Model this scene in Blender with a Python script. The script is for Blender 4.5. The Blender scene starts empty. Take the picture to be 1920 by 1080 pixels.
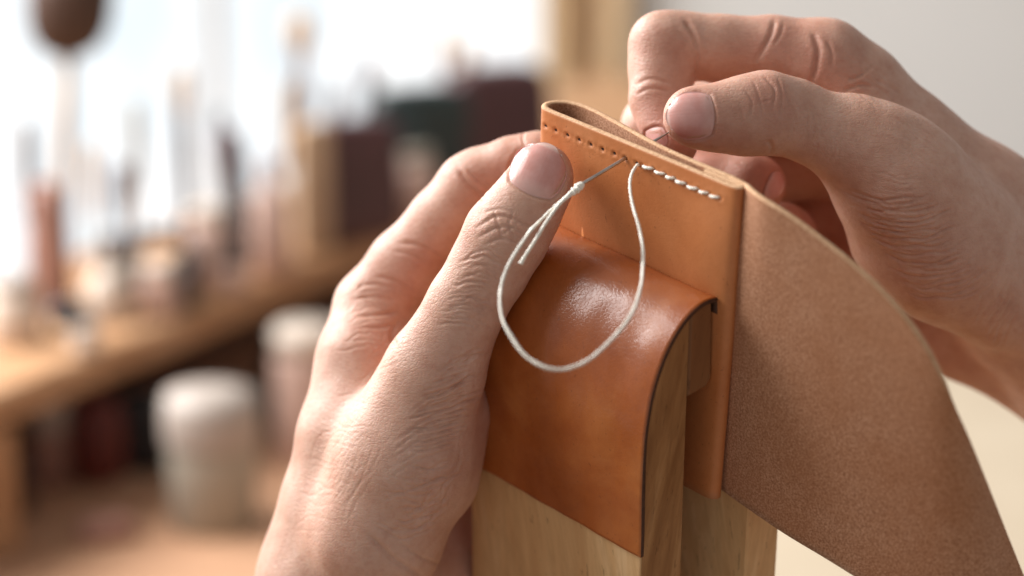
import bpy, math, random
import numpy as np

random.seed(4); RNG = np.random.default_rng(7)
sc = bpy.context.scene
# ------------------------------------------------------------------ camera, world, light, exposure
PITCH = math.radians(14.0)
CAM = np.array([0.0, 0.0, 1.20])
FPX = 85.0 / 36.0 * 1920.0
cd = bpy.data.cameras.new("camera"); co = bpy.data.objects.new("camera", cd); sc.collection.objects.link(co)
co.location = CAM; co.rotation_euler = (math.pi / 2 - PITCH, 0, 0)
cd.lens = 85; cd.sensor_width = 36; cd.clip_start = 0.02; cd.clip_end = 50
cd.dof.use_dof = True; cd.dof.focus_distance = 0.708; cd.dof.aperture_fstop = 4.5; cd.dof.aperture_blades = 0
sc.camera = co
world = bpy.data.worlds.new("World"); sc.world = world; world.use_nodes = True
bg = world.node_tree.nodes["Background"]; bg.inputs[0].default_value = (1.0, 0.985, 0.975, 1); bg.inputs[1].default_value = 0.33

def area_lamp(name, loc, target, sx, sy, power, col):
    d = bpy.data.lights.new(name, 'AREA'); d.shape = 'RECTANGLE'; d.size = sx; d.size_y = sy; d.energy = power; d.color = col
    o = bpy.data.objects.new(name, d); sc.collection.objects.link(o); o.location = loc
    v = np.array(target, float) - np.array(loc, float)
    from mathutils import Vector
    o.rotation_euler = Vector(v).to_track_quat('-Z', 'Y').to_euler()
    return o
SUBJ = (0.03, 0.70, 1.02)
area_lamp("window_light", (-1.05, 1.10, 1.86), SUBJ, 1.1, 0.8, 28, (1.0, 0.985, 0.97))
area_lamp("back_window_light", (-1.35, 1.95, 1.85), (0.5, 2.0, 0.95), 1.3, 1.3, 62, (0.97, 0.985, 1.0))
sc.view_settings.view_transform = 'Standard'; sc.view_settings.look = 'None'
sc.view_settings.exposure = 0.14; sc.view_settings.gamma = 1.0
sc.cycles.use_denoising = True; sc.cycles.caustics_reflective = False; sc.cycles.caustics_refractive = False

# ------------------------------------------------------------------ frames
CR = np.array([1.0, 0, 0]); CF = np.array([0, math.cos(PITCH), -math.sin(PITCH)]); CU = np.array([0, math.sin(PITCH), math.cos(PITCH)])
BASIS = np.array([CR, CU, CF])
def cam(px, py, z): return np.array([(px - 960) / FPX * z, (540 - py) / FPX * z, z], float)   # millimetres
def toworld(p): return CAM + 0.001 * (np.asarray(p, float) @ BASIS)
def topx(p):
    p = np.asarray(p, float); return np.stack([960 + FPX * p[..., 0] / p[..., 2], 540 - FPX * p[..., 1] / p[..., 2]], -1)
# frame of the stitching clamp: j along the jaws, n out of the front face, u up the clamp
TH = math.radians(27.0); S27, C27 = math.sin(TH), math.cos(TH)
OJ = cam(1386, 357, 668)
JV = np.array([.68, -.7332 * S27, -.7332 * C27]); NV = np.array([-.7332, -.68 * S27, -.68 * C27]); UV = np.array([0, C27, -S27])
def jnu(j, n, u):
    j, n, u = np.broadcast_arrays(np.asarray(j, float), np.asarray(n, float), np.asarray(u, float))
    return OJ + j[..., None] * JV + n[..., None] * NV + u[..., None] * UV
def ray_jnu(px, py, fixed, val):
    d = cam(px, py, 1.0); M = np.array([JV, NV, UV])       # orthonormal rows
    o = -(M @ OJ); dd = M @ d
    t = (val - o[fixed]) / dd[fixed]
    return o + t * dd
def on_front(px, py, n): return ray_jnu(px, py, 1, n)
def on_end(px, py, j): return ray_jnu(px, py, 0, j)

# ------------------------------------------------------------------ objects
def tag(o, label=None, cat=None, group=None, kind=None):
    if label: o["label"] = label
    if cat: o["category"] = cat
    if group: o["group"] = group
    if kind: o["kind"] = kind
    return o
def empty(name, loc=(0, 0, 0)):
    o = bpy.data.objects.new(name, None); sc.collection.objects.link(o); o.location = loc; o.empty_display_size = .01; return o
def mesh_obj(name, verts, faces, mats, parent=None, smooth=True, midx=None, origin=None):
    """verts are world metres"""
    verts = np.asarray(verts, float)
    if parent is not None: org = np.array(ROOTLOC[parent.name])
    else: org = verts.mean(0) if origin is None else np.array(origin)
    if len(faces) > 5 and name != "leather_body":             # make every closed shape face outward
        if isinstance(faces, np.ndarray): T = np.concatenate([faces[:, [0, 1, 2]], faces[:, [0, 2, 3]]])
        else: T = np.array([(f[0], f[k], f[k + 1]) for f in faces for k in range(1, len(f) - 1)])
        q = verts - verts.mean(0)
        if np.einsum('ij,ij->', q[T[:, 0]], np.cross(q[T[:, 1]], q[T[:, 2]])) < 0: faces = faces[:, ::-1] if isinstance(faces, np.ndarray) else [tuple(f)[::-1] for f in faces]
    me = bpy.data.meshes.new(name)
    me.from_pydata((verts - org).tolist(), [], faces.tolist() if isinstance(faces, np.ndarray) else [list(map(int, f)) for f in faces])
    if not isinstance(mats, (list, tuple)): mats = [mats]
    for m in mats: me.materials.append(m)
    if midx is not None: me.polygons.foreach_set("material_index", np.asarray(midx, dtype=np.int32))
    if smooth: me.polygons.foreach_set("use_smooth", np.ones(len(me.polygons), dtype=bool))
    me.update()
    o = bpy.data.objects.new(name, me); sc.collection.objects.link(o)
    if parent is not None: o.parent = parent
    else: o.location = org
    ROOTLOC[o.name] = tuple(org)
    return o
ROOTLOC = {}
def thing(name, loc, label, cat, group=None):
    o = empty(name, loc); ROOTLOC[o.name] = tuple(loc); return tag(o, label, cat, group)

# ------------------------------------------------------------------ materials
def lin(h):
    h = h.lstrip('#'); c = [int(h[i:i + 2], 16) / 255 for i in (0, 2, 4)]
    return tuple(x / 12.92 if x <= .04045 else ((x + .055) / 1.055) ** 2.4 for x in c) + (1,)
class NT:
    def __init__(s, name):
        s.m = bpy.data.materials.new(name); s.m.use_nodes = True; s.t = s.m.node_tree; s.b = s.t.nodes["Principled BSDF"]
        s.tc = s.t.nodes.new("ShaderNodeTexCoord")
    def n(s, typ, **kw):
        x = s.t.nodes.new(typ)
        for k, v in kw.items(): setattr(x, k, v)
        return x
    def l(s, a, b): s.t.links.new(a, b)
    def mapped(s, scale=(1, 1, 1), rot=(0, 0, 0), loc=(0, 0, 0)):
        mp = s.n("ShaderNodeMapping"); mp.inputs["Scale"].default_value = scale; mp.inputs["Rotation"].default_value = rot; mp.inputs["Location"].default_value = loc
        s.l(s.tc.outputs["Object"], mp.inputs[0]); return mp.outputs[0]
    def noise(s, scale, detail=4, rough=.6, vec=None, dist=0):
        x = s.n("ShaderNodeTexNoise"); x.inputs["Scale"].default_value = scale; x.inputs["Detail"].default_value = detail; x.inputs["Roughness"].default_value = rough
        x.inputs["Distortion"].default_value = dist
        s.l(vec if vec is not None else s.tc.outputs["Object"], x.inputs["Vector"]); return x.outputs["Fac"]
    def ramp(s, fac, stops):
        r = s.n("ShaderNodeValToRGB"); e = r.color_ramp.elements
        while len(e) < len(stops): e.new(.5)
        for el, (p, c) in zip(e, stops): el.position = p; el.color = c if isinstance(c, tuple) else lin(c)
        s.l(fac, r.inputs[0]); return r.outputs[0]
    def mix(s, fac, a, b, mode='MIX'):
        x = s.n("ShaderNodeMix", data_type='RGBA', blend_type=mode)
        for sock, v in ((x.inputs[0], fac), (x.inputs[6], a), (x.inputs[7], b)):
            if hasattr(v, "is_linked") or hasattr(v, "links"): s.l(v, sock)
            else: sock.default_value = v
        return x.outputs[2]
    def math(s, op, a, b=None):
        x = s.n("ShaderNodeMath", operation=op)
        for sock, v in ((x.inputs[0], a), (x.inputs[1], b)):
            if v is None: continue
            if hasattr(v, "links"): s.l(v, sock)
            else: sock.default_value = v
        return x.outputs[0]
    def bump(s, h, strength, dist, prev=None):
        x = s.n("ShaderNodeBump"); x.inputs["Strength"].default_value = strength; x.inputs["Distance"].default_value = dist
        s.l(h, x.inputs["Height"])
        if prev is not None: s.l(prev, x.inputs["Normal"])
        return x.outputs[0]
    def set(s, **kw):
        for k, v in kw.items():
            i = s.b.inputs[k.replace("_", " ")]
            if hasattr(v, "links"): s.l(v, i)
            else: i.default_value = v
        return s

def mat_simple(name, c1, c2=None, rough=.5, scale=60, bump=0., bscale=200, metal=0., stretch=(1, 1, 1), spec=.5):
    t = NT(name); vec = t.mapped(stretch)
    t.set(Base_Color=t.ramp(t.noise(scale, 4, .6, vec), [(.3, c1), (.7, c2 or c1)]), Roughness=rough, Metallic=metal)
    t.b.inputs["Specular IOR Level"].default_value = spec
    if bump: t.set(Normal=t.bump(t.noise(bscale, 4, .6, vec), bump, .001))
    return t.m
def mat_skin():
    t = NT("skin")
    at = t.n("ShaderNodeAttribute", attribute_name="flush")
    n1 = t.noise(90, 5, .65); n2 = t.noise(420, 3, .6)
    base = t.ramp(n1, [(.25, "#bf8e78"), (.5, "#cda08a"), (.78, "#d9b29e")])
    red = t.ramp(n1, [(.3, "#b26a56"), (.75, "#c4836e")])
    col = t.mix(t.math('MULTIPLY', at.outputs["Fac"], .8), base, red)
    col = t.mix(t.ramp(n2, [(.5, (0, 0, 0, 1)), (.75, (.28, .28, .28, 1))]), col, lin("#b0705a"))
    vo = t.n("ShaderNodeTexVoronoi", feature='DISTANCE_TO_EDGE'); vo.inputs["Scale"].default_value = 880
    wob = t.n("ShaderNodeVectorMath", operation='ADD'); nz = t.n("ShaderNodeTexNoise"); nz.inputs["Scale"].default_value = 300
    sc_ = t.n("ShaderNodeVectorMath", operation='SCALE'); sc_.inputs["Scale"].default_value = .0012
    t.l(t.tc.outputs["Object"], nz.inputs["Vector"]); t.l(nz.outputs["Color"], sc_.inputs[0]); t.l(t.tc.outputs["Object"], wob.inputs[0]); t.l(sc_.outputs[0], wob.inputs[1])
    mp = t.n("ShaderNodeMapping"); mp.inputs["Rotation"].default_value = (0.4, .5, .35); mp.inputs["Scale"].default_value = (.75, 1.25, 1)
    t.l(wob.outputs[0], mp.inputs[0]); t.l(mp.outputs[0], vo.inputs["Vector"])
    cells = t.math('MINIMUM', t.math('MULTIPLY', vo.outputs["Distance"], 6.0), .9)
    b1 = t.bump(cells, .27, .00026)
    b2 = t.bump(t.noise(1700, 4, .7), .2, .00018, b1)
    b3 = t.bump(t.noise(160, 3, .6), .16, .0008, b2)
    for rot, k in ((.65, .30), (-.75, .26), (1.45, .16)):      # fine criss-cross lines of the skin
        b3 = t.bump(t.noise(1500, 2, .55, t.mapped((.22, .5, 1.0), (0, rot, 0)), .3), k, .00030, b3)
    t.set(Base_Color=col, Normal=b3, Roughness=t.ramp(t.noise(300, 3), [(.3, (.42, .42, .42, 1)), (.7, (.56, .56, .56, 1))]))
    t.b.inputs["Subsurface Weight"].default_value = .25; t.b.inputs["Subsurface Radius"].default_value = (1.0, .35, .18); t.b.inputs["Subsurface Scale"].default_value = .0028
    t.b.inputs["Specular IOR Level"].default_value = .42
    return t.m
def mat_nail():
    t = NT("nail_plate")
    at = t.n("ShaderNodeAttribute", attribute_name="along"); rg = t.n("ShaderNodeAttribute", attribute_name="across")
    bed = t.ramp(t.noise(140, 4), [(.3, "#c98b80"), (.7, "#d8a49b")])
    zone = t.ramp(t.math('ADD', at.outputs["Fac"], t.math('MULTIPLY', t.math('SUBTRACT', t.noise(500, 2), .5), .05)),
                  [(0, (.22, .22, .22, 1)), (.12, (.2, .2, .2, 1)), (.3, (0, 0, 0, 1)), (.9, (0, 0, 0, 1)), (.945, (.5, .5, .5, 1))])
    wv = t.n("ShaderNodeTexNoise", noise_dimensions='1D'); wv.inputs["Scale"].default_value = 26; wv.inputs["Detail"].default_value = 3; t.l(rg.outputs["Fac"], wv.inputs["W"])
    t.set(Base_Color=t.mix(zone, bed, lin("#e6cfc0")), Roughness=.24, Normal=t.bump(wv.outputs["Fac"], .12, .0003))
    t.b.inputs["Subsurface Weight"].default_value = .2; t.b.inputs["Subsurface Radius"].default_value = (1, .4, .3); t.b.inputs["Subsurface Scale"].default_value = .0012
    return t.m
def mat_leather_grain(name, a, b, c, rough, coat, bumpd):
    t = NT(name)
    n1 = t.noise(28, 5, .62, None, .4); n2 = t.noise(350, 4, .65)
    col = t.ramp(n1, [(.25, a), (.5, b), (.78, c)])
    col = t.mix(t.math('MULTIPLY', n2, .22), col, lin("#7a3c17"))
    spk = t.math('GREATER_THAN', t.noise(900, 2, .5), .70)
    col = t.mix(t.math('MULTIPLY', spk, .35), col, lin("#5a2a10"))
    vo = t.n("ShaderNodeTexVoronoi", feature='DISTANCE_TO_EDGE'); vo.inputs["Scale"].default_value = 700; t.l(t.tc.outputs["Object"], vo.inputs["Vector"])
    nb = t.bump(t.math('MINIMUM', t.math('MULTIPLY', vo.outputs["Distance"], 5), .6), bumpd, .0002)
    nb = t.bump(t.noise(230, 5, .7), bumpd * .8, .0006, nb)
    t.set(Base_Color=col, Roughness=t.ramp(t.noise(60, 5, .7), [(.3, (rough - .08,) * 3 + (1,)), (.7, (rough + .1,) * 3 + (1,))]), Normal=nb)
    t.b.inputs["Coat Weight"].default_value = coat; t.b.inputs["Coat Roughness"].default_value = .13
    if coat:
        t.set(Coat_Normal=nb, Coat_Weight=t.ramp(t.noise(75, 6, .72, None, .8), [(.36, (.12, .12, .12, 1)), (.62, (.8, .8, .8, 1))]))
    t.b.inputs["Specular IOR Level"].default_value = .4
    return t.m
def mat_suede():
    t = NT("leather_flesh_side")
    n1 = t.noise(1600, 5, .78); n2 = t.noise(45, 4, .6)
    col = t.ramp(n1, [(.36, "#8d5d42"), (.5, "#b98665"), (.64, "#dbac8c")])
    col = t.mix(t.ramp(n2, [(.3, (0, 0, 0, 1)), (.75, (.55, .55, .55, 1))]), col, lin("#a4683f"))
    t.set(Base_Color=col, Roughness=.95, Normal=t.bump(n1, .55, .0005))
    t.b.inputs["Specular IOR Level"].default_value = .15; t.b.inputs["Sheen Weight"].default_value = .12; t.b.inputs["Sheen Roughness"].default_value = .5
    return t.m
def mat_wood(name, a, b, c, stretch=(1, 1, .06), scale=160, rough=.55, fleck=True):
    t = NT(name); v = t.mapped(stretch)
    n1 = t.noise(scale, 6, .65, v, .6); n2 = t.noise(scale * .18, 4, .6, v, 1.0)
    col = t.ramp(n2, [(.3, a), (.55, b), (.75, c)])
    col = t.mix(t.ramp(n1, [(.42, (0, 0, 0, 1)), (.72, (.5, .5, .5, 1))]), col, tuple(q * .78 for q in lin(a)[:3]) + (1,))
    if fleck:
        f = t.math('GREATER_THAN', t.noise(900, 2, .5, t.mapped((1, 1, .09))), .69)
        col = t.mix(t.math('MULTIPLY', f, .4), col, lin("#5d3c20"))
    t.set(Base_Color=col, Roughness=rough, Normal=t.bump(n1, .2, .0004)); t.b.inputs["Specular IOR Level"].default_value = .3
    return t.m
def mat_emit(name, col, s):
    t = NT(name); e = t.n("ShaderNodeEmission"); t.l(t.ramp(t.noise(5.5, 3, .6, t.mapped((1, 1, .35))), [(.38, col), (.58, "#ffffff")]), e.inputs[0]); e.inputs[1].default_value = s
    t.l(e.outputs[0], t.t.nodes["Material Output"].inputs[0]); return t.m
SKIN = mat_skin(); NAIL = mat_nail()
TAN = mat_leather_grain("veg_tan_leather", "#bb6e3c", "#c87e4b", "#d28c5b", .46, .0, .16)
SADDLE = mat_leather_grain("glossy_saddle_leather", "#8a4012", "#a65722", "#c0743a", .4, .6, .15)
SUEDE = mat_suede()
EDGE = mat_simple("cut_leather_edge", "#c8986e", "#e2b88f", .8, 700, .5, 1500)
DARKEDGE = mat_simple("dyed_leather_edge", "#3f2416", "#553320", .7, 500)
BIRCH = mat_wood("pale_beech_wood", "#cb9d6c", "#dbb381", "#e8c698", scale=420)
WALNUT = mat_wood("aged_jaw_wood", "#8d6038", "#a97b4e", "#c09567", scale=420)
WALNUT2 = mat_wood("inner_jaw_wood", "#7b4f30", "#8f613c", "#9f7049", stretch=(1, 1, .05))
THREAD = mat_simple("waxed_linen_thread", "#f4eddd", "#fdf8ec", .6, 900, .5, 2500, stretch=(1, 1, 1))
STEEL = mat_simple("needle_steel", "#a9a6a0", "#c5c2bb", .28, 200, metal=1.0)
PIT_SHADE = mat_simple("stitch_pit_shade", "#331708", "#45210f", .9, 900)  # dark brown painted in place of the shade in the stitch holes

# ------------------------------------------------------------------ mesh helpers (camera millimetres in, world out)
def catmull(P, n):
    P = np.asarray(P, float); Q = np.vstack([2 * P[0] - P[1], P, 2 * P[-1] - P[-2]])
    t = np.linspace(0, len(P) - 1, n); i = np.minimum(t.astype(int), len(P) - 2); f = (t - i)[:, None]
    a, b, c, d = Q[i], Q[i + 1], Q[i + 2], Q[i + 3]
    return .5 * (2 * b + (c - a) * f + (2 * a - 5 * b + 4 * c - d) * f ** 2 + (3 * b - a - 3 * c + d) * f ** 3)
def arclen(P, n):
    D = np.r_[0, np.cumsum(np.linalg.norm(np.diff(P, axis=0), axis=1))]; s = np.linspace(0, D[-1], n)
    return np.stack([np.interp(s, D, P[:, k]) for k in range(P.shape[1])], -1)
def tube(P, r, seg=10, twist=0., ribs=0.):
    P = np.asarray(P, float); r = np.broadcast_to(np.asarray(r, float), (len(P),))
    T = np.gradient(P, axis=0); T /= np.linalg.norm(T, axis=1)[:, None] + 1e-12
    u = np.cross(T[0], [0, 0, 1.0]); u = u if np.linalg.norm(u) > 1e-3 else np.cross(T[0], [0, 1.0, 0]); u /= np.linalg.norm(u)
    V = []; L = np.r_[0, np.cumsum(np.linalg.norm(np.diff(P, axis=0), axis=1))]
    for k in range(len(P)):
        u = u - T[k] * (u @ T[k]); u /= np.linalg.norm(u); v = np.cross(T[k], u)
        a = np.linspace(0, 2 * math.pi, seg, endpoint=False)
        rr = r[k] * (1 + ribs * np.cos(2 * (a - twist * L[k])))
        V.append(P[k] + rr[:, None] * (np.cos(a)[:, None] * u + np.sin(a)[:, None] * v))
    V = np.vstack(V); F = []
    for k in range(len(P) - 1):
        for a in range(seg):
            b = (a + 1) % seg; F.append((k * seg + a, k * seg + b, (k + 1) * seg + b, (k + 1) * seg + a))
    F.append(tuple(range(seg))[::-1]); F.append(tuple((len(P) - 1) * seg + a for a in range(seg)))
    return V, F
def prism(poly_n_u, j0, j1, bev=0.6):
    """extrude a profile in the (n,u) plane along j, with a small chamfer at both ends"""
    P = np.asarray(poly_n_u, float); c = P.mean(0); m = len(P)
    nx = np.roll(P, -1, 0) - np.roll(P, 1, 0); nx = np.stack([nx[:, 1], -nx[:, 0]], 1); nx /= np.linalg.norm(nx, axis=1)[:, None]
    area = .5 * np.sum(P[:, 0] * np.roll(P[:, 1], -1) - np.roll(P[:, 0], -1) * P[:, 1])
    if area < 0: nx = -nx
    ins = P - nx * bev
    V = []; 
    for jj, Q in ((j0, ins), (j0 + bev * (1 if j1 > j0 else -1), P), (j1 - bev * (1 if j1 > j0 else -1), P), (j1, ins)):
        V.append(jnu(np.full(m, jj), Q[:, 0], Q[:, 1]))
    V = np.vstack(V); F = []
    for k in range(3):
        for a in range(m):
            b = (a + 1) % m; F.append((k * m + a, k * m + b, (k + 1) * m + b, (k + 1) * m + a))
    F.append(tuple(range(m))[::-1]); F.append(tuple(3 * m + a for a in range(m)))
    return V, F

exec_parts = []
# ------------------------------------------------------------------ the stitching clamp
TOPJ = on_front(1338, 563, 1.0); JE = TOPJ[0]; JL = JE - 74
def clamp():
    root_c = jnu(JE - 37, 10, -150); loc = toworld(root_c)
    t = thing("stitching_clamp", loc, "wooden stitching clamp with glossy brown leather wrapped over its curved front jaw", "clamp")
    prof = np.array([on_end(px, py, JE)[1:] for px, py in
        [(1337, 565), (1322, 569), (1305, 580), (1288, 597), (1270, 622), (1252, 655), (1237, 692), (1224, 735), (1215, 780), (1209, 830), (1206, 900), (1204, 1000)]])
    inner = on_end(1291, 742, JE)[1:]; blockb = on_end(1337, 716, JE)[1:]
    nin = inner[0]; ubot = -190.
    outer = arclen(catmull(prof, 80), 44)
    # board: outer curve then straight down, inner face n = nin
    split_i = int(np.argmin(abs(outer[:, 0] - nin)))
    board = [tuple(outer[k]) for k in range(split_i, 44)] + [(outer[-1][0] + .2, ubot), (nin, ubot)]
    V, F = prism(board[::-1], JL, JE); mesh_obj("front_jaw", toworld(V), F, WALNUT, t, smooth=False)
    blk = [tuple(outer[k]) for k in range(0, split_i + 1, 2)] + [(nin - .15, outer[split_i][1]), (nin - .15, blockb[1] - 1), (blockb[0] + 2.5, blockb[1] - .8), (blockb[0] + .4, blockb[1] + 1.5)]
    V, F = prism(blk[::-1], JL, JE - .3); mesh_obj("jaw_block", toworld(V), F, WALNUT2, t, smooth=False)
    # leather cover: sheet of 2 mm following the outer curve, ends at the bottom edge seen in the photograph
    ub = on_end(1198, 1043, JE)[2]
    path = np.vstack([[outer[0] + [-.7, -4.0]], [outer[0] + [-.6, -1.0]], outer, [[outer[-1][0] + .1, ub]]]); path = arclen(catmull(path, 300), 90)
    T = np.gradient(path, axis=0); T /= np.linalg.norm(T, axis=1)[:, None]; Nn = np.stack([-T[:, 1], T[:, 0]], 1)
    if Nn[60][0] < 0: Nn = -Nn
    js = np.linspace(JL - .6, JE + 1.0, 60); th = 1.45
    V = []
    for side in (th, 0.06):
        q = path + Nn * side
        for j in js:
            wob = .12 * np.sin(j * .21 + np.arange(len(path)) * .13) + .1 * np.sin(j * .5 + 1)
            V.append(jnu(np.full(len(path), j), q[:, 0] + (wob if side > 1 else 0), q[:, 1]))
    V = np.vstack(V); m = len(path); k = len(js); F = []; MI = []
    ix = lambda s, a, b: s * m * k + a * m + b
    for a in range(k - 1):
        for b in range(m - 1):
            F.append((ix(0, a, b), ix(0, a, b + 1), ix(0, a + 1, b + 1), ix(0, a + 1, b))); MI.append(0)
            F.append((ix(1, a, b), ix(1, a + 1, b), ix(1, a + 1, b + 1), ix(1, a, b + 1))); MI.append(1)
    for b in range(m - 1):
        F.append((ix(0, 0, b), ix(1, 0, b), ix(1, 0, b + 1), ix(0, 0, b + 1))); MI.append(2)
        F.append((ix(0, k - 1, b), ix(0, k - 1, b + 1), ix(1, k - 1, b + 1), ix(1, k - 1, b))); MI.append(2)
    for a in range(k - 1):
        F.append((ix(0, a, 0), ix(0, a + 1, 0), ix(1, a + 1, 0), ix(1, a, 0))); MI.append(2)
        F.append((ix(0, a, m - 1), ix(1, a, m - 1), ix(1, a + 1, m - 1), ix(0, a + 1, m - 1))); MI.append(2)
    tag(mesh_obj("leather_cover", toworld(V), F, [SADDLE, DARKEDGE, DARKEDGE], t, midx=MI), "glossy brown leather wrapped over the curved jaw")
    o = t.children[-1]; md = o.modifiers.new("soft", 'BEVEL') if False else None
    # lower board in front, paler, below the leather
    nf = outer[-1][0]
    V, F = prism([(nf + .35, -191), (nf + .35, ub + 6), (nf - .4, ub + 6), (nf - .4, -191)], JL + .2, JE - .2, .15); mesh_obj("front_facing_board", toworld(V), F, BIRCH, t, smooth=False)
    # rear jaw
    jr = on_front(1402, 1000, -9.0)[0]
    V, F = prism([(-9.0, -190), (-9.0, -48), (-11, -45), (-21, -45), (-23.5, -48), (-23.5, -190)], JL - 2, jr, .7); mesh_obj("rear_jaw", toworld(V), F, BIRCH, t, smooth=False)
    V, F = prism([(nin + 8, -245), (nin + 8, -186), (-16, -186), (-16, -245)], JL - 1, JE - 1, .7); mesh_obj("spacer", toworld(V), F, BIRCH, t, smooth=False)
clamp()

# ------------------------------------------------------------------ the leather card case
HOLES = [(1022, 236), (1041, 244), (1063, 253), (1085, 262), (1107, 271), (1129, 280), (1151, 288), (1172, 297), (1193, 306)]
STITCH = [(1203, 309), (1225, 318), (1247, 328), (1265, 336), (1286, 346), (1309, 356), (1329, 364), (1350, 372)]
JLEFT = on_front(1004, 226, 0)[0]
TK = 2.0
def case():
    t = thing("leather_card_case", toworld(jnu(-40, -2, -60)), "tan leather case clamped upright, half stitched along its top edge, rough flap curving right", "leather case")
    pts = []     # plan path (j, n) of the centre line, from the inner return to the back layer
    ctr = [(-16, -3.1), (-8, -3.1), (-3.6, -3.1), (-1.5, -2.75), (-.95, -2.05), (-1.5, -1.35), (-3.6, -1.02), (-10, -1.0), (-25, -1.0), (-45, -1.0), (-60, -1.0), (JLEFT + 14, -1.0), (JLEFT + 6, -.95), (JLEFT + 2.4, -1.6), (JLEFT + 1.0, -3.8),
           (JLEFT + 1.4, -6.4), (JLEFT + 4, -9.2), (JLEFT + 9, -10.6), (JLEFT + 16, -10.4), (JLEFT + 27, -8.8), (JLEFT + 38, -7.0), (JLEFT + 48, -5.8), (JLEFT + 58, -5.3), (JLEFT + 70, -5.15), (-8, -5.15)]
    plan = arclen(catmull(ctr, 900), 300)
    front_mask = np.zeros(300, bool)
    vv = np.r_[np.linspace(0, .115, 22), np.linspace(.135, 1, 30)]
    H = 103.0
    C = []
    D = np.r_[0, np.cumsum(np.linalg.norm(np.diff(plan, axis=0), axis=1))]
    iloop = int(np.argmin(plan[:, 0]))
    rows = []
    for k in range(300):
        j, n = plan[k]
        u = -vv * (H if k < iloop else H - 9)
        fade = 1 - .75 * np.clip(vv * H / 45, 0, 1) ** 1.3
        nn = np.where(n < -5.15, -5.15 + (n + 5.15) * fade, n)
        opn = np.clip(vv * H / 22, 0, 1); opn = opn * opn * (3 - 2 * opn)
        if j > -40: nn = -1.0 + (nn + 1.0) * (1 + .4 * opn * np.clip((j + 40) / 25, 0, 1))
        # belly of the front panel above the clamp and a soft roll at the right edge
        bul = 1.1 * math.exp(-((j + 9) / 9) ** 2) * np.exp(-((vv * H - 24) / 16) ** 2) if (k < iloop and n > -2.4) else 0
        jj = j - 4.5 * vv * (1 if j > -60 else .6)
        rows.append(jnu(jj, nn + bul, u))
    # flap, ruled between its top and bottom edges
    Tp = [jnu(-3, -5.15, 0), cam(1424, 369, 663), cam(1478, 401, 658), cam(1538, 446, 654), cam(1600, 494, 650), cam(1660, 550, 647), cam(1716, 616, 645), cam(1760, 690, 646), cam(1796, 775, 652), cam(1832, 868, 663), cam(1872, 970, 677), cam(1924, 1100, 694)]
    Bp = [cam(1316, 884, 728), cam(1366, 923, 722), cam(1425, 964, 713), cam(1480, 1002, 706), cam(1545, 1040, 700), cam(1620, 1087, 695), cam(1705, 1140, 691), cam(1785, 1195, 690), cam(1850, 1270, 697), cam(1905, 1370, 711), cam(1960, 1480, 728), cam(2020, 1600, 746)]
    Tc, Bc = catmull(Tp, 110), catmull(Bp, 110)
    for _ in range(26):
        for q in (Tc, Bc): q[6:-1] += .5 * ((q[5:-2] + q[7:]) / 2 - q[6:-1])
    for k in range(2, 110): rows.append(Tc[k] + (Bc[k] - Tc[k]) * vv[:, None])
    G = np.array(rows)                                     # (K, M, 3)
    tk = np.gradient(G, axis=0); tv = np.gradient(G, axis=1); Nn = np.cross(tk, tv); Nn /= np.linalg.norm(Nn, axis=2)[:, :, None]
    # orient: grain side outward. on the front panel outward = +NV
    if (Nn[iloop // 2 + 20, 10] @ NV) < 0: Nn = -Nn
    O, I = G + Nn * TK / 2, G - Nn * TK / 2
    # stitch groove and pricked holes pressed into the front panel
    K, M = G.shape[:2]; fm = (np.arange(K) < iloop)[:, None] & ((Nn @ NV) > .8)
    px = topx(O)
    line = np.array(HOLES + STITCH, float)
    dl = np.full((K, M), 1e9)
    for a, b in zip(line[:-1], line[1:]):
        ab = b - a; tt = np.clip(((px - a) @ ab) / (ab @ ab), 0, 1); dl = np.minimum(dl, np.linalg.norm(px - a - tt[..., None] * ab, axis=-1))
    O -= Nn * (np.where(fm, .13 * np.exp(-(dl / 4.) ** 2), 0))[..., None]
    dh = np.full((K, M), 1e9)
    for h in HOLES + STITCH: dh = np.minimum(dh, np.linalg.norm(px - np.array(h), axis=-1))
    O -= Nn * (np.where(fm, .65 * np.exp(-(dh / 2.8) ** 2) - .1 * np.exp(-((dh - 8) / 3.5) ** 2), 0))[..., None]
    V = np.vstack([O.reshape(-1, 3), I.reshape(-1, 3)]); n = K * M; F = []; MI = []
    ix = lambda k, m: k * M + m
    for k in range(K - 1):
        for m in range(M - 1):
            F.append((ix(k, m), ix(k, m + 1), ix(k + 1, m + 1), ix(k + 1, m))); MI.append(0)
            F.append((n + ix(k, m), n + ix(k + 1, m), n + ix(k + 1, m + 1), n + ix(k, m + 1))); MI.append(1)
    # cut edges, slightly rounded
    V = list(V)
    def edge(idx, out):
        mid = []
        for q in idx:
            mid.append(len(V)); V.append((V[q] + V[n + q]) / 2 + out(q))
        for a in range(len(idx) - 1):
            F.append((idx[a], idx[a + 1], mid[a + 1], mid[a])); MI.append(2)
            F.append((mid[a], mid[a + 1], n + idx[a + 1], n + idx[a])); MI.append(2)
    Gf = G.reshape(-1, 3)
    def outw(step):
        def f(q):
            d = Gf[q] - Gf[q + step]; return .35 * d / (np.linalg.norm(d) + 1e-9)
        return f
    edge([ix(k, 0) for k in range(K)], outw(1)); edge([ix(k, M - 1) for k in range(K)], outw(-1))
    edge([ix(0, m) for m in range(M)], outw(M)); edge([ix(K - 1, m) for m in range(M)], outw(-M))
    mesh_obj("leather_body", toworld(np.array(V)), [f[::-1] for f in F], [TAN, SUEDE, EDGE], t, midx=MI)
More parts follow.
